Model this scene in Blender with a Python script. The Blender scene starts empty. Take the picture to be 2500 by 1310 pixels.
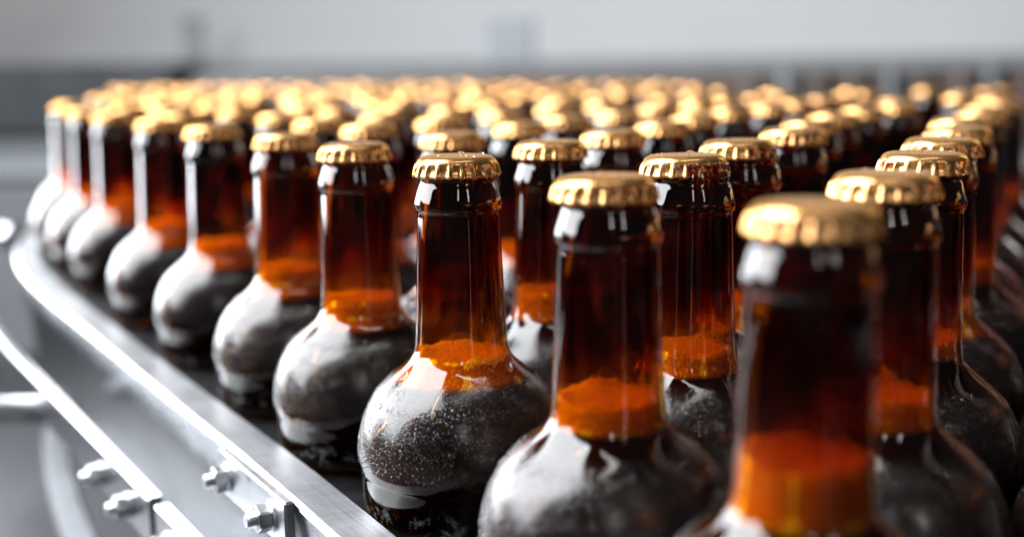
import bpy, bmesh, math, random
from mathutils import Vector, Matrix, noise
random.seed(7)
sc = bpy.context.scene
COL = sc.collection
MM = 0.001
PI = math.pi

# ------------------------------------------------------------------ render
sc.render.engine = 'CYCLES'
cy = sc.cycles
cy.use_denoising = True
try: cy.denoiser = 'OPENIMAGEDENOISE'
except Exception: pass
cy.max_bounces = 14; cy.diffuse_bounces = 3; cy.glossy_bounces = 5
cy.transmission_bounces = 10; cy.transparent_max_bounces = 24
cy.sample_clamp_indirect = 12.0
cy.blur_glossy = 0.3
sc.view_settings.view_transform = 'Standard'
sc.view_settings.look = 'None'
sc.view_settings.exposure = 0.0
sc.view_settings.gamma = 1.0

# ------------------------------------------------------------------ materials
def mat(name):
    m = bpy.data.materials.new(name); m.use_nodes = True
    nt = m.node_tree; nt.nodes.clear()
    return m, nt
def N(nt, t, **kw):
    n = nt.nodes.new(t)
    for k, v in kw.items():
        if k.startswith('_'): setattr(n, k[1:], v)
        else: n.inputs[k.replace('__', ' ')].default_value = v
    return n
def L(nt, a, b): nt.links.new(a, b)
def math_(nt, op, a, b=None, c=None, clamp=False):
    n = nt.nodes.new('ShaderNodeMath'); n.operation = op; n.use_clamp = clamp
    for i, v in enumerate((a, b, c)):
        if v is None: continue
        if isinstance(v, (int, float)): n.inputs[i].default_value = v
        else: nt.links.new(v, n.inputs[i])
    return n.outputs[0]
def ramp(nt, v, lo, hi, a=0.0, b=1.0, smooth=True):
    n = nt.nodes.new('ShaderNodeMapRange')
    if smooth: n.interpolation_type = 'SMOOTHSTEP'
    n.inputs['From Min'].default_value = lo; n.inputs['From Max'].default_value = hi
    n.inputs['To Min'].default_value = a; n.inputs['To Max'].default_value = b
    nt.links.new(v, n.inputs['Value'])
    return n.outputs['Result']

def simple(name, col, rough=.5, metal=0., nscale=30., namp=.15, bump=0., stretch=None, spec=.5):
    m, nt = mat(name)
    o = N(nt, 'ShaderNodeOutputMaterial'); p = N(nt, 'ShaderNodeBsdfPrincipled')
    p.inputs['Metallic'].default_value = metal
    p.inputs['Specular IOR Level'].default_value = spec
    tc = N(nt, 'ShaderNodeTexCoord'); mp = N(nt, 'ShaderNodeMapping')
    if stretch: mp.inputs['Scale'].default_value = stretch
    L(nt, tc.outputs['Object'], mp.inputs['Vector'])
    nz = N(nt, 'ShaderNodeTexNoise', Scale=nscale, Detail=5.)
    L(nt, mp.outputs[0], nz.inputs['Vector'])
    mx = N(nt, 'ShaderNodeMix', _data_type='RGBA')
    mx.inputs[6].default_value = tuple(c*(1-namp) for c in col) + (1,)
    mx.inputs[7].default_value = tuple(min(1, c*(1+namp)) for c in col) + (1,)
    L(nt, nz.outputs['Fac'], mx.inputs[0]); L(nt, mx.outputs[2], p.inputs['Base Color'])
    L(nt, ramp(nt, nz.outputs['Fac'], .3, .7, rough*.8, min(1, rough*1.2)), p.inputs['Roughness'])
    if bump:
        b = N(nt, 'ShaderNodeBump', Strength=1., Distance=bump)
        L(nt, nz.outputs['Fac'], b.inputs['Height']); L(nt, b.outputs[0], p.inputs['Normal'])
    L(nt, p.outputs[0], o.inputs[0])
    return m

def glass_material(name='amber_glass', thin=False, inner=False):
    """brown bottle glass: neck clear, shoulder covered in condensation, base panel scuffed"""
    m, nt = mat(name)
    o = N(nt, 'ShaderNodeOutputMaterial')
    tc = N(nt, 'ShaderNodeTexCoord'); oi = N(nt, 'ShaderNodeObjectInfo')
    sx = N(nt, 'ShaderNodeSeparateXYZ'); L(nt, tc.outputs['Object'], sx.inputs[0])
    z = sx.outputs['Z']
    off = N(nt, 'ShaderNodeVectorMath', _operation='SCALE')
    cx = N(nt, 'ShaderNodeCombineXYZ', X=1., Y=1., Z=.3); L(nt, cx.outputs[0], off.inputs[0])
    L(nt, oi.outputs['Random'], off.inputs['Scale'])
    ad = N(nt, 'ShaderNodeVectorMath', _operation='ADD')
    L(nt, tc.outputs['Object'], ad.inputs[0]); L(nt, off.outputs[0], ad.inputs[1])
    v = ad.outputs[0]
    n1 = N(nt, 'ShaderNodeTexNoise', Scale=45., Detail=3.); L(nt, v, n1.inputs['Vector'])
    n2 = N(nt, 'ShaderNodeTexNoise', Scale=28., Detail=4., Roughness=.6, Distortion=.6); L(nt, v, n2.inputs['Vector'])
    # zone of condensation
    zn = math_(nt, 'ADD', z, math_(nt, 'MULTIPLY', math_(nt, 'SUBTRACT', n1.outputs['Fac'], .5), .014))
    wet = math_(nt, 'MULTIPLY', ramp(nt, zn, .024, .028), ramp(nt, zn, .051, .059, 1., 0.))
    dry = math_(nt, 'SUBTRACT', 1.0, wet, clamp=True)
    sheet = ramp(nt, n2.outputs['Fac'], .62, .64)           # patches where the drops have run together
    drop = math_(nt, 'MULTIPLY', wet, math_(nt, 'SUBTRACT', 1.0, sheet, clamp=True))
    # two sizes of drops
    def drops(scale, r):
        vo = N(nt, 'ShaderNodeTexVoronoi', Scale=scale, Randomness=.9); L(nt, v, vo.inputs['Vector'])
        sr = N(nt, 'ShaderNodeSeparateColor'); L(nt, vo.outputs['Color'], sr.inputs[0])
        rr = math_(nt, 'MULTIPLY_ADD', sr.outputs[0], r*.5, r*.6)
        q = math_(nt, 'DIVIDE', vo.outputs['Distance'], rr)
        q = math_(nt, 'SUBTRACT', 1.0, math_(nt, 'MULTIPLY', q, q), clamp=True)
        return math_(nt, 'SQRT', q)
    h = math_(nt, 'ADD', math_(nt, 'MULTIPLY', drops(640., .5), .34), math_(nt, 'MULTIPLY', drops(1350., .5), .10))
    h = math_(nt, 'MULTIPLY', h, drop)
    n3 = N(nt, 'ShaderNodeTexNoise', Scale=260., Detail=2.); L(nt, v, n3.inputs['Vector'])
    h2 = math_(nt, 'MULTIPLY_ADD', math_(nt, 'MULTIPLY', sheet, wet), .0, h)
    h2 = math_(nt, 'MULTIPLY_ADD', n3.outputs['Fac'], .10, h2)
    # slow waviness of moulded glass all over
    h2 = math_(nt, 'MULTIPLY_ADD', n1.outputs['Fac'], .2, h2)
    ms = N(nt, 'ShaderNodeMapping'); ms.inputs['Scale'].default_value = (330, 330, 7); L(nt, v, ms.inputs['Vector'])
    n5 = N(nt, 'ShaderNodeTexNoise', Scale=1., Detail=2.); L(nt, ms.outputs[0], n5.inputs['Vector'])
    h2 = math_(nt, 'MULTIPLY_ADD', math_(nt, 'MULTIPLY', n5.outputs['Fac'], ramp(nt, z, .062, .070)), .35, h2)
    bp = N(nt, 'ShaderNodeBump', Strength=.5, Distance=.00022); L(nt, h2, bp.inputs['Height'])
    # roughness
    rough = math_(nt, 'ADD', .03, math_(nt, 'MULTIPLY', drop, math_(nt, 'MULTIPLY_ADD', math_(nt, 'MINIMUM', h, 1.0), -.15, .19)))
    rough = math_(nt, 'MULTIPLY_ADD', math_(nt, 'MULTIPLY', sheet, wet), .14, rough)
    ge = N(nt, 'ShaderNodeNewGeometry'); dt = N(nt, 'ShaderNodeVectorMath', _operation='DOT_PRODUCT')
    L(nt, ge.outputs['Normal'], dt.inputs[0]); L(nt, ge.outputs['Incoming'], dt.inputs[1])
    cs = math_(nt, 'SUBTRACT', 1.0, math_(nt, 'ABSOLUTE', dt.outputs['Value']), clamp=True)
    fres = math_(nt, 'MULTIPLY_ADD', math_(nt, 'POWER', cs, 5.), .957, .043)
    gl = N(nt, 'ShaderNodeBsdfGlossy'); gl.inputs['Color'].default_value = (1, 1, 1, 1)
    L(nt, rough, gl.inputs['Roughness']); L(nt, bp.outputs[0], gl.inputs['Normal'])
    tint = (.60, .235, .002, 1) if thin else (.78, .49, .04, 1)
    tint2 = (.28, .05, .001, 1) if thin else (.52, .215, .015, 1)       # thicker wall towards the mouth; tint deepened further to damp glow through the neck
    tm = N(nt, 'ShaderNodeMix', _data_type='RGBA'); tm.inputs[6].default_value = tint; tm.inputs[7].default_value = tint2
    L(nt, ramp(nt, z, .071, .088), tm.inputs[0])
    tr = N(nt, 'ShaderNodeBsdfTransparent'); L(nt, tm.outputs[2], tr.inputs['Color'])
    rf = N(nt, 'ShaderNodeBsdfRefraction', IOR=1.50, Roughness=.0); L(nt, tm.outputs[2], rf.inputs['Color'])
    m1 = N(nt, 'ShaderNodeMixShader', Fac=.14); L(nt, tr.outputs[0], m1.inputs[1]); L(nt, rf.outputs[0], m1.inputs[2])
    # fog of the finest drops and the scuffed ring near the base scatter a little light
    df = N(nt, 'ShaderNodeBsdfDiffuse'); df.inputs['Color'].default_value = (.80, .82, .86, 1)
    L(nt, bp.outputs[0], df.inputs['Normal'])
    n4 = N(nt, 'ShaderNodeTexNoise', Scale=120., Detail=6., Roughness=.75); L(nt, v, n4.inputs['Vector'])
    sc1 = math_(nt, 'MULTIPLY', ramp(nt, n4.outputs['Fac'], .52, .68), ramp(nt, z, .004, .018, .28, 0.))
    if inner:      # the inner wall: clear, and it hardly reflects where beer wets it
        m3 = N(nt, 'ShaderNodeMixShader'); nt.nodes.remove(m3)
        g2 = N(nt, 'ShaderNodeBsdfGlossy', Roughness=.02)
        wv = N(nt, 'ShaderNodeBump', Strength=.5, Distance=.0003); L(nt, n1.outputs['Fac'], wv.inputs['Height']); L(nt, wv.outputs[0], g2.inputs['Normal'])
        mi = N(nt, 'ShaderNodeMixShader')
        L(nt, math_(nt, 'MULTIPLY', fres, ramp(nt, z, .060, .066)), mi.inputs[0]); L(nt, m1.outputs[0], mi.inputs[1]); L(nt, g2.outputs[0], mi.inputs[2])
        L(nt, mi.outputs[0], o.inputs[0])
        return m
    fog = math_(nt, 'MULTIPLY_ADD', drop, FOG, sc1)
    m2 = N(nt, 'ShaderNodeMixShader'); L(nt, fog, m2.inputs[0]); L(nt, (tr if thin else m1).outputs[0], m2.inputs[1]); L(nt, df.outputs[0], m2.inputs[2])
    m3 = N(nt, 'ShaderNodeMixShader'); L(nt, fres, m3.inputs[0]); L(nt, m2.outputs[0], m3.inputs[1]); L(nt, gl.outputs[0], m3.inputs[2])
    L(nt, m3.outputs[0], o.inputs[0])
    return m
FOG = .006

def cap_material():
    m, nt = mat('gold_lacquered_metal')
    o = N(nt, 'ShaderNodeOutputMaterial'); p = N(nt, 'ShaderNodeBsdfPrincipled')
    tc = N(nt, 'ShaderNodeTexCoord')
    nz = N(nt, 'ShaderNodeTexNoise', Scale=260., Detail=5.); L(nt, tc.outputs['Object'], nz.inputs['Vector'])
    n2 = N(nt, 'ShaderNodeTexNoise', Scale=1300., Detail=2.); L(nt, tc.outputs['Object'], n2.inputs['Vector'])
    mx = N(nt, 'ShaderNodeMix', _data_type='RGBA')
    mx.inputs[6].default_value = (.62, .305, .105, 1); mx.inputs[7].default_value = (.74, .39, .155, 1)
    L(nt, nz.outputs['Fac'], mx.inputs[0]); L(nt, mx.outputs[2], p.inputs['Base Color'])
    p.inputs['Metallic'].default_value = .86
    L(nt, ramp(nt, nz.outputs['Fac'], .3, .7, .20, .29), p.inputs['Roughness'])
    p.inputs['Specular Tint'].default_value = (.80, .52, .18, 1)
    p.inputs['Coat Weight'].default_value = .12; p.inputs['Coat Roughness'].default_value = .05
    b = N(nt, 'ShaderNodeBump', Strength=.35, Distance=.00008); L(nt, n2.outputs['Fac'], b.inputs['Height'])
    L(nt, b.outputs[0], p.inputs['Normal'])
    L(nt, p.outputs[0], o.inputs[0])
    return m

def foam_material():
    m, nt = mat('beer_foam')
    o = N(nt, 'ShaderNodeOutputMaterial')
    tc = N(nt, 'ShaderNodeTexCoord'); oi = N(nt, 'ShaderNodeObjectInfo')
    ad = N(nt, 'ShaderNodeVectorMath', _operation='ADD'); L(nt, tc.outputs['Object'], ad.inputs[0]); L(nt, oi.outputs['Random'], ad.inputs[1])
    vo = N(nt, 'ShaderNodeTexVoronoi', _feature='DISTANCE_TO_EDGE', Scale=460.); L(nt, ad.outputs[0], vo.inputs['Vector'])
    e = ramp(nt, vo.outputs['Distance'], .0, .14)
    nz = N(nt, 'ShaderNodeTexNoise', Scale=90., Detail=3.); L(nt, ad.outputs[0], nz.inputs['Vector'])
    mx = N(nt, 'ShaderNodeMix', _data_type='RGBA')
    mx.inputs[6].default_value = (.55, .42, .27, 1); mx.inputs[7].default_value = (.96, .93, .85, 1)
    L(nt, math_(nt, 'MULTIPLY', e, ramp(nt, nz.outputs['Fac'], .25, .6, .6, 1.)), mx.inputs[0])
    b = N(nt, 'ShaderNodeBump', Strength=1., Distance=.0008); L(nt, vo.outputs['Distance'], b.inputs['Height'])
    p = N(nt, 'ShaderNodeBsdfPrincipled', Roughness=.5)
    L(nt, mx.outputs[2], p.inputs['Base Color']); L(nt, b.outputs[0], p.inputs['Normal'])
    p.inputs['Subsurface Weight'].default_value = .5; p.inputs['Subsurface Radius'].default_value = (1, .9, .8); p.inputs['Subsurface Scale'].default_value = .012
    L(nt, p.outputs[0], o.inputs[0])
    return m

def water_material():
    m, nt = mat('water')
    o = N(nt, 'ShaderNodeOutputMaterial')
    fr = N(nt, 'ShaderNodeFresnel', IOR=1.33); gl = N(nt, 'ShaderNodeBsdfGlossy', Roughness=.02)
    tc = N(nt, 'ShaderNodeTexCoord'); nz = N(nt, 'ShaderNodeTexNoise', Scale=900.); L(nt, tc.outputs['Object'], nz.inputs['Vector'])
    b = N(nt, 'ShaderNodeBump', Strength=.2, Distance=.0001); L(nt, nz.outputs['Fac'], b.inputs['Height'])
    for s in (fr, gl): L(nt, b.outputs[0], s.inputs['Normal'])
    tr = N(nt, 'ShaderNodeBsdfTransparent'); rf = N(nt, 'ShaderNodeBsdfRefraction', IOR=1.33, Roughness=0.)
    m1 = N(nt, 'ShaderNodeMixShader', Fac=.7); L(nt, tr.outputs[0], m1.inputs[1]); L(nt, rf.outputs[0], m1.inputs[2])
    m3 = N(nt, 'ShaderNodeMixShader'); L(nt, fr.outputs[0], m3.inputs[0]); L(nt, m1.outputs[0], m3.inputs[1]); L(nt, gl.outputs[0], m3.inputs[2])
    L(nt, m3.outputs[0], o.inputs[0])
    return m

def brushed(name, col, rough, along=(-.53, .85), amp=.25):
    """brushed stainless steel: fine scratches along the rail plus fainter cross marks"""
    m, nt = mat(name)
    o = N(nt, 'ShaderNodeOutputMaterial'); p = N(nt, 'ShaderNodeBsdfPrincipled')
    tc = N(nt, 'ShaderNodeTexCoord')
    rot = math.atan2(along[1], along[0])
    def scr(ang, s1, s2):
        r = N(nt, 'ShaderNodeVectorRotate', _rotation_type='Z_AXIS'); r.inputs['Angle'].default_value = -ang
        L(nt, tc.outputs['Object'], r.inputs['Vector'])
        mp = N(nt, 'ShaderNodeMapping'); mp.inputs['Scale'].default_value = (s1, s2, s2)
        L(nt, r.outputs[0], mp.inputs['Vector'])
        z = N(nt, 'ShaderNodeTexNoise', Scale=1., Detail=6., Roughness=.7); L(nt, mp.outputs[0], z.inputs['Vector'])
        return z.outputs['Fac']
    a = scr(rot, 14., 900.); c = scr(rot + 1.35, 25., 700.)
    nz = N(nt, 'ShaderNodeTexNoise', Scale=22., Detail=5., Roughness=.65); L(nt, tc.outputs['Object'], nz.inputs['Vector'])
    f = math_(nt, 'MULTIPLY_ADD', c, .35, math_(nt, 'MULTIPLY', a, .65))
    f = ramp(nt, f, .36, .64)
    g = ramp(nt, nz.outputs['Fac'], .3, .7)
    k = math_(nt, 'MULTIPLY_ADD', g, .5, math_(nt, 'MULTIPLY', f, .5))
    mx = N(nt, 'ShaderNodeMix', _data_type='RGBA')
    mx.inputs[6].default_value = tuple(x*(1-amp) for x in col) + (1,)
    mx.inputs[7].default_value = tuple(min(1, x*(1+amp)) for x in col) + (1,)
    L(nt, k, mx.inputs[0]); L(nt, mx.outputs[2], p.inputs['Base Color'])
    p.inputs['Metallic'].default_value = 1.
    ge = N(nt, 'ShaderNodeNewGeometry'); sg = N(nt, 'ShaderNodeSeparateXYZ'); L(nt, ge.outputs['True Normal'], sg.inputs[0])
    top = ramp(nt, sg.outputs['Z'], .8, .95)          # upward faces: rougher, base colour darkened to temper their brightness
    L(nt, math_(nt, 'MULTIPLY_ADD', top, .22, ramp(nt, k, 0., 1., rough*.75, rough*1.35)), p.inputs['Roughness'])
    m9 = N(nt, 'ShaderNodeMix', _data_type='RGBA', _blend_type='MULTIPLY'); m9.inputs[0].default_value = 1.
    L(nt, mx.outputs[2], m9.inputs[6]); gn = N(nt, 'ShaderNodeCombineColor')
    tv = math_(nt, 'MULTIPLY_ADD', top, -.12, 1.0)
    for q in (0, 1, 2): L(nt, tv, gn.inputs[q])
    L(nt, gn.outputs[0], m9.inputs[7]); L(nt, m9.outputs[2], p.inputs['Base Color'])
    # less metal on upward faces puts a neutral paleness over the amber reflections
    p.inputs['Metallic'].default_value = 1.
    L(nt, math_(nt, 'MULTIPLY_ADD', top, -.25, 1.0), p.inputs['Metallic'])
    b = N(nt, 'ShaderNodeBump', Strength=.5, Distance=.00006); L(nt, f, b.inputs['Height']); L(nt, b.outputs[0], p.inputs['Normal'])
    L(nt, p.outputs[0], o.inputs[0])
    return m

M = dict(
    glass=glass_material(), glass_in=glass_material('amber_glass_inner', inner=True), glass_far=glass_material('amber_glass_far', True), cap=cap_material(), foam=foam_material(), water=water_material(),
    beer=simple('dark_beer', (.010, .0035, .0012), .3, 0, 60, .3, spec=.05),
    rail=brushed('brushed_steel', (.36, .37, .385), .13, amp=.4),
    steel=simple('steel', (.42, .43, .45), .22, 1., 300, .08),
    dull=simple('dull_steel', (.16, .163, .17), .5, 1., 60, .15),
    bolt=simple('zinc_steel', (.58, .59, .61), .36, 1., 200, .12),
    satin=simple('satin_steel', (.80, .81, .83), .48, 1., 60, .1),
    belt=simple('black_belt_plastic', (.004, .004, .0045), .5, 0, 120, .3, .0003, spec=.15),
    floor=simple('floor_paint', (.032, .033, .035), .4, 0, 4, .2),
    wall=simple('wall_paint', (.70, .71, .73), .85, 0, 1.5, .05),
    wallshade=simple('faded_post_paint', (.45, .455, .465), .7, 0, 3, .05),
    dark=simple('dark_machine_paint', (.022, .023, .026), .6, 0, 8, .2),
    mid=simple('grey_machine_paint', (.16, .168, .175), .6, 0, 8, .15),
    light=simple('light_machine_paint', (.32, .33, .34), .55, 0, 8, .12),
    brown=simple('brown_grey_paint', (.11, .085, .075), .6, 0, 8, .2),
)

# ------------------------------------------------------------------ object helpers
def link(name, bm, m, parent=None, smooth=True):
    me = bpy.data.meshes.new(name); bm.to_mesh(me); bm.free()
    for q in (m if isinstance(m, (list, tuple)) else [m]): me.materials.append(q)
    if smooth: me.polygons.foreach_set('use_smooth', [True]*len(me.polygons))
    o = bpy.data.objects.new(name, me); COL.objects.link(o); o.parent = parent
    return o
def thing(name, label, cat, loc=(0, 0, 0), group=None):
    o = bpy.data.objects.new(name, None); COL.objects.link(o); o.location = loc
    o.empty_display_size = .02
    return tag(o, label, cat, group)
def tag(o, label, cat, group=None):
    o['label'] = label; o['category'] = cat
    if group: o['group'] = group
    return o
def struct(o): o['kind'] = 'structure'; return o

def lathe(bm, prof, seg, wob=None, close_top=False, close_bot=False, flip=False):
    rings = []
    for i, (r, z) in enumerate(prof):
        ring = []
        for k in range(seg):
            t = 2*PI*k/seg
            rr = r*(1 + (wob(t, z) if wob else 0))
            ring.append(bm.verts.new((rr*math.cos(t)*MM, rr*math.sin(t)*MM, z*MM)))
        rings.append(ring)
    for a, b in zip(rings, rings[1:]):
        for k in range(seg):
            f = [a[k], a[(k+1) % seg], b[(k+1) % seg], b[k]]
            if flip: f.reverse()
            bm.faces.new(f)
    if close_bot:
        f = list(rings[0]);  f = f if flip else f[::-1]; bm.faces.new(f)
    if close_top:
        f = list(rings[-1]); f = f[::-1] if flip else f; bm.faces.new(f)
    return rings
def interp(prof, z):
    for (r0, z0), (r1, z1) in zip(prof, prof[1:]):
        if z0 <= z <= z1: return r0 + (r1-r0)*(z-z0)/max(1e-9, z1-z0)
    return prof[-1][0] if z > prof[-1][1] else prof[0][0]
def smooth_prof(pts, n):
    """Catmull-Rom through (r, z) points"""
    out = []
    P = [pts[0]] + pts + [pts[-1]]
    for i in range(1, len(P)-2):
        p0, p1, p2, p3 = P[i-1], P[i], P[i+1], P[i+2]
        for k in range(n):
            t = k/n
            out.append(tuple(.5*((2*p1[j]) + (-p0[j]+p2[j])*t + (2*p0[j]-5*p1[j]+4*p2[j]-p3[j])*t*t + (-p0[j]+3*p1[j]-3*p2[j]+p3[j])*t**3) for j in (0, 1)))
    out.append(pts[-1])
    return out

BODY = [(30.5, 0), (34.5, 1.4), (37, 5), (38.0, 10), (38.3, 19.0), (38.7, 21.2), (39.0, 26), (38.4, 33), (36.3, 40), (32.8, 47),
        (27.4, 53), (21.0, 58.4), (18.1, 62), (17.0, 66.5), (16.35, 78), (15.6, 95), (15.0, 110), (14.85, 113), (15.0, 114.4), (15.65, 115.6),
        (15.9, 117.4), (15.6, 119.2), (14.5, 123), (14.0, 124.2), (13.6, 125.4), (13.9, 126.6), (13.75, 127.6), (13.3, 129), (13.2, 131.5)]
def inner_r(z):
    """inner wall of the glass at height z (mm)"""
    t = 1.7 if z > 66 else (1.7 + (66-z)/66*1.0)
    if z > 110: t = 2.4
    r = interp(BODY, z)
    if z > 110: r = 15.0 - (z-110)*.08
    return r - t

def glass_bm(lod):
    seg, n = (96, 4) if lod == 0 else ((48, 2) if lod == 1 else (24, 1))
    bm = bmesh.new()
    outer = smooth_prof(BODY, n) if n > 1 else BODY
    r0 = lathe(bm, outer, seg, close_bot=True)
    if lod > 0: return bm          # far bottles: one thin wall is enough
    def wob(t, z):       # moulded inner wall is uneven: vertical streaks when one looks through the neck
        return min(1, max(0, (z-76)/12))*.018*math.sin(3*t+1.0+z*.004) + .010*math.sin(7*t+2.3+z*.006) + .006*math.sin(13*t+.7-z*.01)
    zs = [6, 20, 35, 45, 52, 58, 62, 66, 78, 90, 100, 108, 114, 120, 126, 131.5]
    if lod == 0: zs = sorted(set(zs + list(range(40, 130, 4))))
    inn = [(inner_r(z), z) for z in zs]
    nf0 = len(bm.faces)
    r1 = lathe(bm, inn, seg, wob=wob, close_bot=True, flip=True)
    bm.faces.ensure_lookup_table()
    for f in bm.faces[nf0:]: f.material_index = 1
    a, b = r0[-1], r1[-1]
    for k in range(seg): bm.faces.new([a[k], a[(k+1) % seg], b[(k+1) % seg], b[k]])
    return bm
def foam_bm(zb, zt, lod, seed):
    seg = 72 if lod == 0 else (32 if lod == 1 else 16)
    bm = bmesh.new()
    def R(z): return inner_r(z)*.995 - .12
    prof = [(R(zb), zb)] + [(R(zb+(zt-zb)*k/5), zb+(zt-zb)*k/5) for k in range(1, 6)]
    rings = lathe(bm, prof, seg, close_bot=True)
    rt = R(zt); prev = rings[-1]
    for k, v in enumerate(prev):
        c_, s_ = math.cos(k*2*PI/seg), math.sin(k*2*PI/seg); v.co.z += MM*(.8+1.8*noise.noise(Vector((c_*1.3, s_*1.3, seed)))+1.1*noise.noise(Vector((c_*6, s_*6, seed+5))))
    for q in (.86, .62, .36):
        ring = []
        for k in range(seg):
            t = 2*PI*k/seg; x, y = rt*q*math.cos(t), rt*q*math.sin(t)
            zz = zt - 1.1*(1-q)**.5 + q*1.5*noise.noise(Vector((math.cos(t)*1.3, math.sin(t)*1.3, seed))) + .8*noise.noise(Vector((x*.35, y*.35, seed*3.1)))
            ring.append(bm.verts.new((x*MM, y*MM, zz*MM)))
        for k in range(seg): bm.faces.new([prev[k], prev[(k+1) % seg], ring[(k+1) % seg], ring[k]])
        prev = ring
    bm.faces.new(prev)
    return bm
def beer_bm(zb, lod):
    seg = 72 if lod == 0 else (32 if lod == 1 else 16)
    bm = bmesh.new()
    zs = [z for z in (6.6, 10, 20, 30, 36, 42, 46, 50, 54, 58, 62, 66) if z < zb-1.2] + [zb-.2]
    lathe(bm, [(inner_r(z)*.99-.15, z) for z in zs], seg, close_bot=True, close_top=True)
    return bm
def cap_bm(lod):
    nf = 21; per = 14 if lod == 0 else (6 if lod == 1 else 4)
    seg = nf*per
    # (r at scoop, r at rib, z)
    rows = [(3.5, 3.5, 134.45), (8, 8, 134.38), (11.2, 11.2, 134.2), (12.5, 12.5, 133.9), (13.4, 13.4, 133.35), (14.0, 14.0, 132.6), (14.3, 14.35, 131.9),
            (14.2, 15.0, 131.1), (14.2, 15.35, 130.2), (14.4, 15.6, 129.3), (14.8, 15.85, 128.3), (15.3, 16.0, 127.5), (15.1, 15.8, 127.2), (13.95, 14.0, 128.3), (13.85, 13.85, 131)]
    if lod == 2: rows = [rows[i] for i in (0, 2, 4, 6, 8, 11, 13)]
    bm = bmesh.new(); rings = []
    for ri, (rs, rr, z) in enumerate(rows):
        ring = []
        for k in range(seg):
            t = 2*PI*k/seg
            w = (.5+.5*math.cos(nf*t))**3.5
            r = rs + (rr-rs)*w
            zz = z - (0.25*w if ri > 9 and ri < 13 else 0)
            ring.append(bm.verts.new((r*math.cos(t)*MM, r*math.sin(t)*MM, zz*MM)))
        rings.append(ring)
    for a, b in zip(rings, rings[1:]):
        for k in range(seg): bm.faces.new([a[(k+1) % seg], a[k], b[k], b[(k+1) % seg]])
    c = bm.verts.new((0, 0, 134.5*MM))
    for k in range(seg): bm.faces.new([rings[0][k], rings[0][(k+1) % seg], c])
    return bm

MESH = {}
def shared(key, fn, m):
    if key not in MESH:
        o = link(key[0], fn(), m); me = o.data
        bpy.data.objects.remove(o); MESH[key] = me
    return MESH[key]
def part(name, me, parent):
    o = bpy.data.objects.new(name, me); COL.objects.link(o); o.parent = parent
    return o

GROUP = 'gold capped brown beer bottles crowded on the conveyor'
LEVELS = [(54, 65), (56, 66), (58, 68), (60, 70), (55, 67), (62, 71), (59, 70)]
def bottle(x, y, label, lod, level=None, lean=(0, 0)):
    t = thing('beer_bottle', label, 'bottle', (x*MM, y*MM, 0), GROUP)
    t.rotation_euler = (lean[0], lean[1], random.uniform(0, 2*PI))
    zb, zt = level or random.choice(LEVELS)
    part('glass_bottle', shared(('glass_bottle', lod), lambda: glass_bm(lod), [M['glass'], M['glass_in']] if lod == 0 else M['glass_far']), t)
    part('beer', shared(('beer', zb, lod), lambda: beer_bm(zb, lod), M['beer']), t)
    part('foam', shared(('foam', zb, zt, lod), lambda: foam_bm(zb, zt, lod, zb), M['foam']), t)
    c = part('crown_cap', shared(('crown_cap', lod), lambda: cap_bm(lod), M['cap']), t)
    c.rotation_euler = (random.gauss(0, .008), random.gauss(0, .008), random.uniform(0, 6.28))
    return t, c
def drop_bm(r, h, ax=1.0):
    bm = bmesh.new(); seg = 16; rings = []
    for q in (0, .25, .5, .75, .92, 1.02):
        a = q*PI/2
        rr, zz = r*math.cos(PI/2-a) if q < 1 else r*.97, h*math.sin(PI/2-a) if q < 1 else -h*.15
        rings.append((rr, zz))
    prev = None
    top = bm.verts.new((0, 0, h*MM))
    for rr, zz in rings[1:]:
        ring = [bm.verts.new((rr*math.cos(2*PI*k/seg)*MM*ax, rr*math.sin(2*PI*k/seg)*MM, zz*MM)) for k in range(seg)]
        for k in range(seg):
            if prev is None: bm.faces.new([ring[k], ring[(k+1) % seg], top])
            else: bm.faces.new([ring[k], ring[(k+1) % seg], prev[(k+1) % seg], prev[k]])
        prev = ring
    bm.faces.new(prev[::-1])
    return bm

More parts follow.
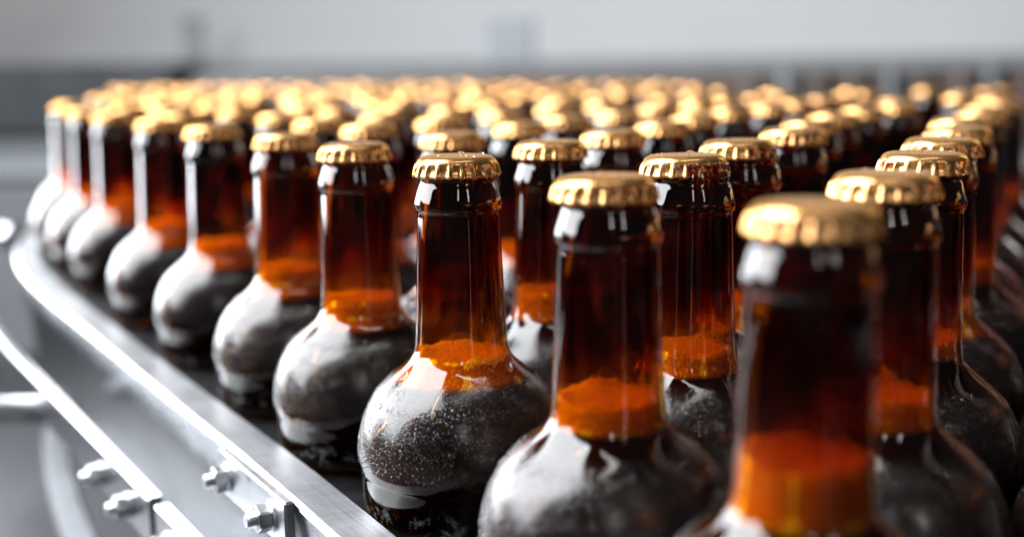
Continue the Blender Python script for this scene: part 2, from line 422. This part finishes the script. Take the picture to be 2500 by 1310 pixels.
# ------------------------------------------------------------------ where the bottles stand (mm on the belt)
known = [  # x, y, foam level, label
    (68, 262, (61, 75), 'nearest bottle, large and blurred in the right foreground, big gold cap and bright orange foam'),
    (29.5, 334, (61, 69), 'slightly blurred bottle touching the rail row just right of the sharp droplet covered one'),
    (107.5, 329, (62, 70.5), 'slightly blurred bottle whose gold cap shows right behind the nearest cap'),
    (-19, 417, (53.5, 62), 'sharpest bottle in the centre, misted shoulder with droplets and bubbly orange foam'),
    (65, 403.5, (59, 66), 'sharp bottle with beaded gold cap standing right of centre, behind the blurred foreground neck'),
    (143.5, 400, (64, 70), 'sharp gold capped bottle at the right, partly hidden by the larger blurred cap'),
    (-64, 494, (57, 68), 'bottle immediately left of the sharpest one, white reflection down its shoulder'),
    (17, 488, (60, 71), 'bottle seen between the central sharp neck and the neck to its right'),
    (-110, 571, (56, 69), 'second bottle left of the sharpest one along the rail, smooth misted shoulder'),
    (-168, 667, (54, 67), 'third bottle left of the sharpest one along the rail'),
    (-229, 770, (52, 65), 'fourth bottle left of the sharpest one along the rail'),
    (-298, 890, (52, 65), 'fifth bottle left of the sharpest one along the rail, soft and whitish'),
    (97, 476, None, 'bottle directly behind the sharp beaded cap right of centre'),
    (173, 469, None, 'bottle whose cap peeks over the sharp right hand cap'),
    (133, 550, None, 'bottle two places behind the sharp right of centre cap, blurred gold cap'),
    (-28, 560, None, 'blurred bottle whose cap shows behind and left of the central sharp cap'),
    (50, 560, None, 'blurred capped bottle in the gap right of the central pair'),
    (-352, 985, (54, 66), 'sixth bottle left of the sharpest one along the rail, washed out white'),
    (-408, 1095, (54, 66), 'hazy white bottle at the far left end of the rail row'),
    (-440, 1185, None, 'farthest left bottle of all, merged in a pale blur'),
    (179, 312, None, 'cut off bottle at the bottom right corner, only its misted shoulder in view'),
    (212, 392, (60, 70), 'cut off bottle at the right edge with shiny wet shoulder'),
    (246, 461, None, 'cut off bottle at the right edge with white glare on its shoulder'),
]
U, W = Vector((79, -9)), Vector((-45, 83)); O = Vector((-19, 417))
railpath = [(242, -100), (29.5, 251), (-76, 432), (-138.5, 532), (-255, 720), (-326, 836), (-383, 940), (-430, 1050), (-470, 1170), (-510, 1310), (-560, 1480), (-640, 1740), (-740, 2060), (-800, 2260)]
def rail_x(y):
    for (x0, y0), (x1, y1) in zip(railpath, railpath[1:]):
        if y0 <= y <= y1: return x0 + (x1-x0)*(y-y0)/(y1-y0)
    return railpath[-1][0]
pts = [[Vector((k[0], k[1])), True, k] for k in known]
cand = []
for i in range(-4, 30):
    for j in range(-6, 34):
        p = O + U*i + W*j
        p = p + Vector((noise.noise(Vector((p.x, p.y, 0))/330.), noise.noise(Vector((p.x, p.y, 900))/330.)))*min(70, max(0, (p.y-600)*.2)) + Vector((random.gauss(0, 4.5), random.gauss(0, 4.5)))
        if p.y > 2150 or p.y < 300: continue
        if p.x - rail_x(p.y) < 50: continue
        if p.y > 1060 and p.x > (262 if p.y > 1260 else 560) - (p.y-1060)*.03: continue
        if p.x > (p.y*.985+25)*.4386 + 46: continue
        cand.append((p.y, p.x, p, i, j))
cand.sort(key=lambda c: (c[0]))
for _, _, p, i, j in cand:
    if all((p-q[0]).length > 60 for q in pts): pts.append([p, False, (i, j)])
for it in range(260):           # push apart until nobody overlaps
    for a in range(len(pts)):
        for b in range(a+1, len(pts)):
            d = pts[b][0]-pts[a][0]
            if abs(d.y) > 79 or abs(d.x) > 79: continue
            l = d.length
            if l < 78.2:
                d = d/max(l, 1e-6)*(78.2-l)
                wa = .01 if pts[a][1] else 1.; wb = .01 if pts[b][1] else 1.
                pts[a][0] = pts[a][0] - d*wa/(wa+wb); pts[b][0] = pts[b][0] + d*wb/(wa+wb)
    for q in pts:
        if not q[1]:
            g = rail_x(q[0].y) + 46
            if q[0].x < g: q[0].x = g

def ordw(n):
    w = ['first', 'second', 'third', 'fourth', 'fifth', 'sixth', 'seventh', 'eighth', 'ninth', 'tenth', 'eleventh', 'twelfth', 'thirteenth', 'fourteenth', 'fifteenth', 'sixteenth', 'seventeenth', 'eighteenth', 'nineteenth', 'twentieth']
    return w[n] if n < 20 else 'last'
rest = sorted([q for q in pts if not q[1]], key=lambda q: q[0].y)
# ranks across the belt, for the labels of the blurred middle ground
ranks = []
for q in rest:
    if q[0].y < 1240:
        k = int((q[0].y - 520 + (q[0].x)*.11)//73)
        ranks.append((max(k, 0), q))
per = {}
for k, q in ranks: per.setdefault(k, []).append(q)
rows_sorted = sorted(per)
lab = {}
for n, k in enumerate(rows_sorted):
    for i, q in enumerate(sorted(per[k], key=lambda q: q[0].x)):
        lab[id(q)] = 'blurred gold capped bottle, %s from the left in the %s row behind the sharp ones' % (ordw(i), ordw(n))
built = []
for q in pts:
    p = q[0]
    lod = 0 if p.y < 620 else (1 if p.y < 1000 else 2)
    if q[1]: label, level = q[2][3], q[2][2]
    else: label, level = lab.get(id(q), 'small pale blurred bottle cap in the far crowd at the back of the conveyor'), None
    t, c = bottle(p.x, p.y, label, lod, level, tuple(random.gauss(0, .0015 if q[1] else .006) for _ in (0, 1)))
    built.append((t, c, q))
print('bottles', len(built))

# water drops on the sharp caps, runs on the wet shoulders
def add_drops(cap, spots):
    for (x, y, r) in spots:
        h = r*.62
        rad = math.hypot(x, y)
        z = 134.5 - .1*(rad/8)**2 if rad < 11.2 else 134.2 - (rad-11.2)*.3
        key = ('water_drop', round(r, 1))
        me = shared(key, lambda: drop_bm(round(r, 1), h), M['water'])
        o = part('water_drop', me, cap); o.location = (x*MM, y*MM, z*MM)
        # lay out in world directions whatever way the cap is turned
        a = -(cap.rotation_euler.z + cap.parent.rotation_euler.z)
        o.location = (Matrix.Rotation(a, 3, 'Z') @ Vector((x*MM, y*MM, z*MM)))
D_spots = [(-7.2, -1, 1.0), (1.4, 8.2, 1.15), (1.0, 2, .55), (2.6, -3.5, 1.1), (9.0, 4.5, .8), (6.2, -8.5, .6), (-3.5, -9, .35), (-10.5, 5, .4), (5, -5.5, .3), (-1, -6, .3)]
E_spots = [(-9.2, -2, 1.05), (-7, 5, .7), (3.2, 7.5, 1.3), (-2, 1, .55), (1.3, -3, .75), (6.0, 1, .65), (-10.8, 3, .6), (9, -6, .4), (.5, -8, .4), (-4, -6.5, .35), (7, 6, .5)]
F_spots = [(-9, 1, .9), (-4, 4, .8), (-1.5, -2, .9), (2, 1, .7), (9, -1, 1.1), (1, 7, .6), (-3, -6, .3)]
def rnd_spots(n):
    s = []
    for _ in range(n):
        a, r = random.uniform(0, 6.28), 11*math.sqrt(random.random()); s.append((r*math.cos(a), r*math.sin(a), random.choice((.4, .5, .7, .9, 1.1))))
    return s
spots = {3: D_spots, 4: E_spots, 5: F_spots, 6: rnd_spots(9), 7: rnd_spots(9), 1: rnd_spots(10), 2: rnd_spots(7), 12: rnd_spots(7), 13: rnd_spots(6)}
for k, s in spots.items(): add_drops(built[k][1], s)
def body_n(z):
    r0, r1 = interp(BODY, z-.8), interp(BODY, z+.8)
    return interp(BODY, z), math.atan2(-(r1-r0), 1.6)      # radius, upward tilt of the normal
def run(t, az, z, ln, w):
    """a run of water standing proud of the glass; az measured in world from -Y (towards the camera) to +X"""
    bm = bmesh.new()
    n = 12; prev = None; a0 = az - PI/2 - t.rotation_euler.z
    wig = random.uniform(0, 6)
    for i in range(n+1):
        q = i/n; zz = z - ln*q; r, tl = body_n(zz)
        aa = a0 + .06*math.sin(q*5+wig)
        ww = w*math.sin(PI*min(1, max(0.03, .15+.85*q)))**.6*(.6+.5*q) if i not in (0, n) else .05
        ring = []
        for k in range(8):
            ph = 2*PI*k/8
            off_t = ww*math.cos(ph); off_n = ww*.42*math.sin(ph)
            rr = r + off_n*math.cos(tl); z3 = zz + off_n*math.sin(tl)
            ring.append(bm.verts.new((rr*math.cos(aa)*MM - off_t*math.sin(aa)*MM, rr*math.sin(aa)*MM + off_t*math.cos(aa)*MM, z3*MM)))
        if prev:
            for k in range(8): bm.faces.new([prev[k], prev[(k+1) % 8], ring[(k+1) % 8], ring[k]])
        prev = ring
    bmesh.ops.recalc_face_normals(bm, faces=bm.faces)
    return link('water_run', bm, M['water'], t)
R = math.radians
for az, z, ln, w in ((22, 57, 6, .5), (32, 49, 3, .35), (-14, 56, 14, .35), (-52, 46, 9, .6), (-20, 37, 4, .8), (-60, 58, 3, 1.0), (48, 44, 7, .4)): run(built[3][0], R(az), z, ln, w)
for az, z, ln, w in ((-30, 55, 13, .4), (-62, 42, 9, .7), (12, 50, 6, .4)): run(built[6][0], R(az), z, ln, w)
for az, z, ln, w in ((-6, 56, 5, .35), (4, 56, 6, .3), (-30, 50, 5, .5), (20, 44, 2, .5)): run(built[4][0], R(az), z, ln, w)
for az, z, ln, w in ((-10, 63, 4, .5), (10, 40, 5, .4)): run(built[5][0], R(az), z, ln, w)
for az, z, ln, w in ((18, 36, 4, .5), (-25, 60, 4, .6)): run(built[1][0], R(az), z, ln, w)

def condensation_bm(seed, count=3200):
    rnd = random.Random(seed); bm = bmesh.new(); grid = {}; n = 0; tries = 0
    while n < count and tries < count*14:
        tries += 1
        z = rnd.uniform(24.5, 55); a = rnd.uniform(0, 2*PI)
        r0, tl = body_n(z)
        if rnd.random() > r0/39.: continue
        dens = noise.noise(Vector((math.cos(a)*1.6, math.sin(a)*1.6, z*.09+seed)))
        if dens > .32 or (z > 50 and rnd.random() < (z-50)*.2): continue
        if z < 28 and rnd.random() < (28-z)*.22: continue
        rad = min(1.0, .32 + rnd.expovariate(1/.17)) * (1.0 if z > 30 else 1.15)
        P = Vector((r0*math.cos(a), r0*math.sin(a), z))
        key = tuple(int(c/2.0) for c in P); ok = True
        for dx in (-1, 0, 1):
            for dy in (-1, 0, 1):
                for dz in (-1, 0, 1):
                    for (Q, qr) in grid.get((key[0]+dx, key[1]+dy, key[2]+dz), ()):
                        if (P-Q).length < (rad+qr)*.98: ok = False; break
                    if not ok: break
                if not ok: break
            if not ok: break
        if not ok: continue
        grid.setdefault(key, []).append((P, rad)); n += 1
        N_ = Vector((math.cos(a)*math.cos(tl), math.sin(a)*math.cos(tl), math.sin(tl)))
        T1 = Vector((-math.sin(a), math.cos(a), 0)); T2 = N_.cross(T1)
        rx, ry = rad*rnd.uniform(.8, 1.1), rad*rnd.uniform(.9, 1.25)
        prev = None; top = bm.verts.new((P + N_*rad*.5)*MM)
        for q, hh in ((.55, .41), (.88, .2), (1.0, -.05)):
            ring = []
            for k in range(8):
                t = 2*PI*k/8
                ring.append(bm.verts.new((P + T1*(rx*q*math.cos(t)) + T2*(ry*q*math.sin(t)) + N_*(rad*hh))*MM))
            for k in range(8):
                if prev is None: bm.faces.new([ring[k], ring[(k+1) % 8], top])
                else: bm.faces.new([ring[k], ring[(k+1) % 8], prev[(k+1) % 8], prev[k]])
            prev = ring
    bmesh.ops.recalc_face_normals(bm, faces=bm.faces)
    return bm
for t, c, q in built:
    if q[0].y < 600:
        sd = random.choice((1, 2, 3)) if q[0].y > 420 or q[0].y < 380 else 4
        o = part('condensation', shared(('condensation', sd), lambda: condensation_bm(sd), M['water']), t)
        o['kind'] = 'stuff'; o.rotation_euler.z = random.uniform(0, 6.28)

# ------------------------------------------------------------------ conveyor
def resample(path, step):
    P = [Vector(p) for p in path]; Q = [P[0]] + P + [P[-1]]; out = []
    for i in range(1, len(Q)-2):
        n = max(1, int((Q[i+1]-Q[i]).length/step))
        for k in range(n):
            t = k/n; p0, p1, p2, p3 = Q[i-1], Q[i], Q[i+1], Q[i+2]
            out.append(.5*((2*p1) + (p2-p0)*t + (2*p0-5*p1+4*p2-p3)*t*t + (3*p1-p0-3*p2+p3)*t**3))
    out.append(P[-1]); return out
def sweep(bm, path, section):
    """section: closed list of (outward offset, z) in mm; outward is to the left of the running direction"""
    prev = None; first = None
    for i, p in enumerate(path):
        a = path[max(0, i-1)]; b = path[min(len(path)-1, i+1)]
        d = (b-a).normalized(); n = Vector((-d.y, d.x))
        ring = [bm.verts.new(((p.x+n.x*o)*MM, (p.y+n.y*o)*MM, z*MM)) for o, z in section]
        if prev:
            m = len(ring)
            for k in range(m): bm.faces.new([prev[k], prev[(k+1) % m], ring[(k+1) % m], ring[k]])
        else: first = ring
        prev = ring
    bm.faces.new(first[::-1]); bm.faces.new(prev)
    bmesh.ops.recalc_face_normals(bm, faces=bm.faces)
def flat(o, ang=30):
    for p in o.data.polygons: p.use_smooth = False
    return o
conv = thing('conveyor', 'bottling conveyor with black belt and brushed steel side rail under the crowd of bottles', 'conveyor')
rp = resample(railpath, 30)
bm = bmesh.new()      # belt: inside edge follows the rail
lo, hi = -7, -.3
pr = None
bl = []
for p in rp:
    bl.append((p.x+.5, p.y, 620))
vs = []
for x, y, xr in bl: vs.append([bm.verts.new(v) for v in ((x*MM, y*MM, 0), (xr*MM, y*MM, 0), (xr*MM, y*MM, -.008), (x*MM, y*MM, -.008))])
for a, b in zip(vs, vs[1:]):
    for k in range(4): bm.faces.new([a[k], a[(k+1) % 4], b[(k+1) % 4], b[k]])
bm.faces.new(vs[0]); bm.faces.new(vs[-1][::-1]); bmesh.ops.recalc_face_normals(bm, faces=bm.faces)
flat(link('belt', bm, M['belt'], conv))
bm = bmesh.new()
sweep(bm, rp, [(0, 10.3), (.6, 11), (16.6, 11), (18.2, 9.7), (18.5, 9.0), (9, -62), (7, -62), (8, -6), (0, -6)])
flat(link('side_rail', bm, M['rail'], conv))
bm = bmesh.new()
rp2 = [Vector((620, y)) for y in (-100, 400, 1055, 2260)]
sweep(bm, rp2, [(-1, 11), (-16, 11), (-18, 9), (-18, -62), (-15, -62), (-15, -6), (-1, -6)])
flat(link('side_rail', bm, M['rail'], conv))
# joint plate with its two bolts on the outer face of the rail
d = Vector((-.525, .851)).normalized(); nrm = Vector((-d.y, d.x))      # nrm points outward (left)
def railpt(s, o, z):   # s mm along the rail from its point at y=432
    p = Vector((-76, 432)) + d*s + nrm*o
    return Vector((p.x*MM, p.y*MM, z*MM))
def box(bm, mtx, sx, sy, sz, bev=0):
    r = bmesh.ops.create_cube(bm, size=1, matrix=mtx @ Matrix.Diagonal((sx*MM, sy*MM, sz*MM, 1)))
    if bev: bmesh.ops.bevel(bm, geom=list({e for v in r['verts'] for e in v.link_edges}), offset=bev*MM, segments=2, affect='EDGES')
def frame(s, o, z):
    """x along the rail, y outward, z up"""
    m = Matrix(((d.x, nrm.x, 0), (d.y, nrm.y, 0), (0, 0, 1))).to_4x4(); m.translation = railpt(s, o, z); return m
S0, S1 = -22, 54
bm = bmesh.new(); box(bm, frame((S0+S1)/2, 18.5+2.1, 1.5), S1-S0, 4, 18.6, .7)
plate = flat(link('joint_plate', bm, M['bolt'], conv))
def cyl(bm, mtx, r, h, seg=24):
    bmesh.ops.create_cone(bm, cap_ends=True, segments=seg, radius1=r*MM, radius2=r*MM, depth=h*MM, matrix=mtx)
def along_out(s, o, z, spin=0):
    f = frame(s, o, z); return f @ Matrix.Rotation(-PI/2, 4, 'X') @ Matrix.Rotation(spin, 4, 'Z')
def bolt_set(s, z, o, parent, spin=.3, k=1.0):
    bm = bmesh.new(); cyl(bm, along_out(s, o+.5*k, z), 5.0*k, 1.0*k, 32)
    bmesh.ops.bevel(bm, geom=[e for e in bm.edges if e.is_manifold and e.calc_face_angle(0) > 1], offset=.2*MM, segments=2, affect='EDGES')
    flat(link('washer', bm, M['bolt'], parent))
    bm = bmesh.new(); cyl(bm, along_out(s, o+3.1*k, z, spin), 4.6*k, 4.2*k, 6)
    bmesh.ops.bevel(bm, geom=[e for e in bm.edges if e.calc_face_angle(0) > .9], offset=.35*k*MM, segments=3, affect='EDGES')
    flat(link('nut', bm, M['bolt'], parent))
    bm = bmesh.new(); f = along_out(s, o+4.0*k, z); prof = []
    zz = 0.
    while zz < 3.6*k: prof += [(2.35*k, zz), (2.05*k, zz+.35*k)]; zz += .7*k
    prof += [(1.9*k, zz+.1)]
    rings = lathe(bm, prof, 24, close_bot=True, close_top=True)
    bm.transform(f)
    flat(link('bolt', bm, M['bolt'], parent))
bolt_set(42, 1.4, 22.6, plate, .35, 1.22); bolt_set(-8, 1.4, 22.6, plate, .15, 1.22)

# lower guide rail standing off the conveyor side, in two lengths with a bolted joint
gr = thing('guide_rail', 'lower flat steel guide bar bolted alongside the conveyor face, two lengths meeting at a gap', 'rail')
def lowpath(y0, y1):
    p0 = Vector((-161, 499)); k = (y0-499)/.84; k1 = (y1-499)/.84
    return [p0 + Vector((-.54, .84))*(k + (k1-k)*i/24) for i in range(25)]
ZT = -24
def lowcurve(y0, y1):
    out = []
    for p in lowpath(y0, y1):
        if p.y > 760: p = Vector((p.x + (p.y-760)**2*.00028, p.y))
        out.append(p)
    return out
for y0, y1, nm in ((502, 1040, 'guide_bar'), (300, 493, 'guide_bar')):
    bm = bmesh.new(); sweep(bm, lowcurve(y0, y1), [(-3, ZT), (2.2, ZT), (3, ZT-.8), (3, ZT-23), (-3, ZT-23)])
    flat(link(nm, bm, M['steel'], gr))
gd = Vector((-.54, .84)).normalized(); gn = Vector((-gd.y, gd.x))
def setframe(dv, nv, org):
    global d, nrm, _org
    d, nrm = dv, nv
_old = (d, nrm)
d, nrm = gd, gn
def railpt(s, o, z):
    p = Vector((-161, 499)) + d*s + nrm*o
    return Vector((p.x*MM, p.y*MM, z*MM))
for s in (40, 92):
    bolt_set(s, ZT-15, 3.05, gr, .2*s, 1.25)
bolt_set(-24, ZT-13, 3.05, gr, .1, 1.25)

# tubes and struts of the frame at lower left
def tube(name, label, a, b, r, m, cat='tube', group=None):
    a = Vector(a)*MM; b = Vector(b)*MM; v = b-a
    bm = bmesh.new()
    mt = v.to_track_quat('Z', 'Y').to_matrix().to_4x4(); mt.translation = (a+b)/2
    bmesh.ops.create_cone(bm, cap_ends=True, segments=28, radius1=r*MM, radius2=r*MM, depth=v.length, matrix=mt)
    bmesh.ops.bevel(bm, geom=[e for e in bm.edges if e.calc_face_angle(0) > 1], offset=r*.2*MM, segments=2, affect='EDGES')
    o = link(name, bm, m)
    return tag(o, label, cat, group)
tube('steel_tube', 'bright horizontal steel tube running in from the left edge to the lower guide bar', (-700, 690, -45), (-288, 712, -45), 9.0, M['satin'])
tube('steel_tube', 'rounded end of a short steel tube low at the left edge of the photo', (-500, 640, -165), (-262, 640, -165), 13, M['satin'])
tube('rail_knob', 'small bright round knob beside the far bend of the conveyor rail', (-500, 1130, 6), (-474, 1122, 6), 14, M['steel'], 'knob')
gb = bmesh.new()
sweep(gb, resample([(-395, 1000), (-352, 860), (-290, 720), (-225, 600), (-150, 480), (-90, 390)], 30), [(-9, -112), (8, -112), (10, -114), (10, -122), (-9, -122)])
o = flat(link('frame_bar', gb, M['dull'])); tag(o, 'curved dull steel frame bar crossing the bottom left corner below the guide bar', 'bar')

# ------------------------------------------------------------------ room
def slab(name, c, s, m, parent=None):
    bm = bmesh.new(); bmesh.ops.create_cube(bm, size=1, matrix=Matrix.Translation(c) @ Matrix.Diagonal((s[0], s[1], s[2], 1)))
    bmesh.ops.bevel(bm, geom=list(bm.edges), offset=min(.01, min(s)*.2), segments=1, affect='EDGES')
    return flat(link(name, bm, m, parent))
bm = bmesh.new(); bmesh.ops.create_grid(bm, x_segments=2, y_segments=2, size=9, matrix=Matrix.Translation((0, 3, -.85)))
struct(link('floor', bm, M['floor']))
struct(slab('wall', (0, 7.0, 1.2), (16, .1, 4.2), M['wall']))

struct(slab('wall_base', (0, 6.85, -.33), (16, .08, 1.04), M['light']))
cab = thing('machine_cabinet', 'dark machine housing with grey banded panels behind the far left bottles', 'machine', (-3.1, 4.3, 0))
slab('hood', (0, 0, .07), (3.9, .5, .24), M['dark'], cab)
slab('panel', (0, .03, -.10), (3.9, .46, .10), M['mid'], cab)
slab('panel', (0, 0, -.175), (3.9, .50, .05), M['light'], cab)
slab('panel', (0, .02, -.26), (3.9, .46, .12), M['mid'], cab)
slab('panel', (0, .01, -.58), (3.9, .48, .52), M['mid'], cab)
cb = thing('slatted_housing', 'long dark slatted housing along the back behind the farthest bottles', 'machine', (1.3, 3.6, 0))  # slatted box put in for the blurred brown streaks there
slab('housing', (0, 0, .02), (4.4, .5, .22), M['brown'], cb)
slab('top_cover', (0, .05, .138), (4.4, .55, .012), M['mid'], cb)
for i in range(30):
    slab('slat', (-.6+i*.095+random.uniform(-.02, .02), -.27, .03+random.uniform(-.02, .04)), (random.uniform(.02, .045), .03, random.uniform(.2, .24)), (M['brown'], M['mid'], M['brown'])[i % 3], cb)
t = thing('control_box', 'blurred grey control box on a post far behind the bottles, above centre', 'box', (.0, 4.6, 0))
slab('housing', (0, 0, .25), (.20, .18, .19), M['light'], t)
slab('post', (0, 0, -.35), (.17, .12, 1.0), M['mid'], t)
t = thing('support_post', 'faint narrow grey post against the far wall, left of centre', 'post', (-1.72, 6.5, 0))
slab('post', (0, 0, -.2), (.1, .1, 1.25), M['wallshade'], t)
slab('cap_plate', (0, 0, .43), (.13, .13, .01), M['wallshade'], t)

# ------------------------------------------------------------------ lamps (the hall's windows and ceiling light, plus an added wall fill)
def area(name, loc, target, sx, sy, L_, col=(1, 1, 1)):
    ld = bpy.data.lights.new(name, 'AREA'); ld.shape = 'RECTANGLE'; ld.size = sx; ld.size_y = sy
    ld.energy = L_*PI*sx*sy; ld.color = col
    o = bpy.data.objects.new(name, ld); COL.objects.link(o); o.location = loc
    o.rotation_euler = (Vector(target)-Vector(loc)).to_track_quat('-Z', 'Y').to_euler()
    return o
area('window_light', (-2.3, .95, 2.1), (0, .5, .0), 3.0, 3.8, 18., (.90, .95, 1))
area('window_light', (-2.5, 2.75, .50), (0, .5, .1), 2.2, 1.5, 15., (.91, .95, 1))
area('overhead_light', (.35, .1, 2.4), (.2, .35, 0), 1.6, .14, 8.)
area('window_light', (.15, -2.6, 1.9), (0, .5, .1), .22, .9, 9.)
area('window_light', (1.5, -2.0, 1.7), (0, .5, .1), .2, .9, 9.)
area('window_light', (2.4, 2.9, 1.2), (0, .6, .1), .25, 1.2, 7.)
area('overhead_light', (0, 4.6, 3.0), (0, 7, 1.0), 9, 1.2, 4.1)  # added overhead fill that brightens the far wall

w = bpy.data.worlds.new('World'); sc.world = w; w.use_nodes = True
w.node_tree.nodes['Background'].inputs[0].default_value = (.9, .95, 1, 1)
w.node_tree.nodes['Background'].inputs[1].default_value = .045

# ------------------------------------------------------------------ camera
F = 2850.; PITCH = math.atan((655-156)/F)
cam = bpy.data.cameras.new('camera'); co = bpy.data.objects.new('camera', cam); COL.objects.link(co)
cam.sensor_width = 36; cam.lens = F/2500*36; cam.clip_start = .01; cam.clip_end = 60
co.matrix_world = Matrix.Translation((0, 0, .166)) @ Matrix.Rotation(PI/2-PITCH, 4, 'X') @ Matrix.Rotation(-.015, 4, 'Z')
cam.dof.use_dof = True; cam.dof.focus_distance = .406; cam.dof.aperture_fstop = 4.1
sc.camera = co
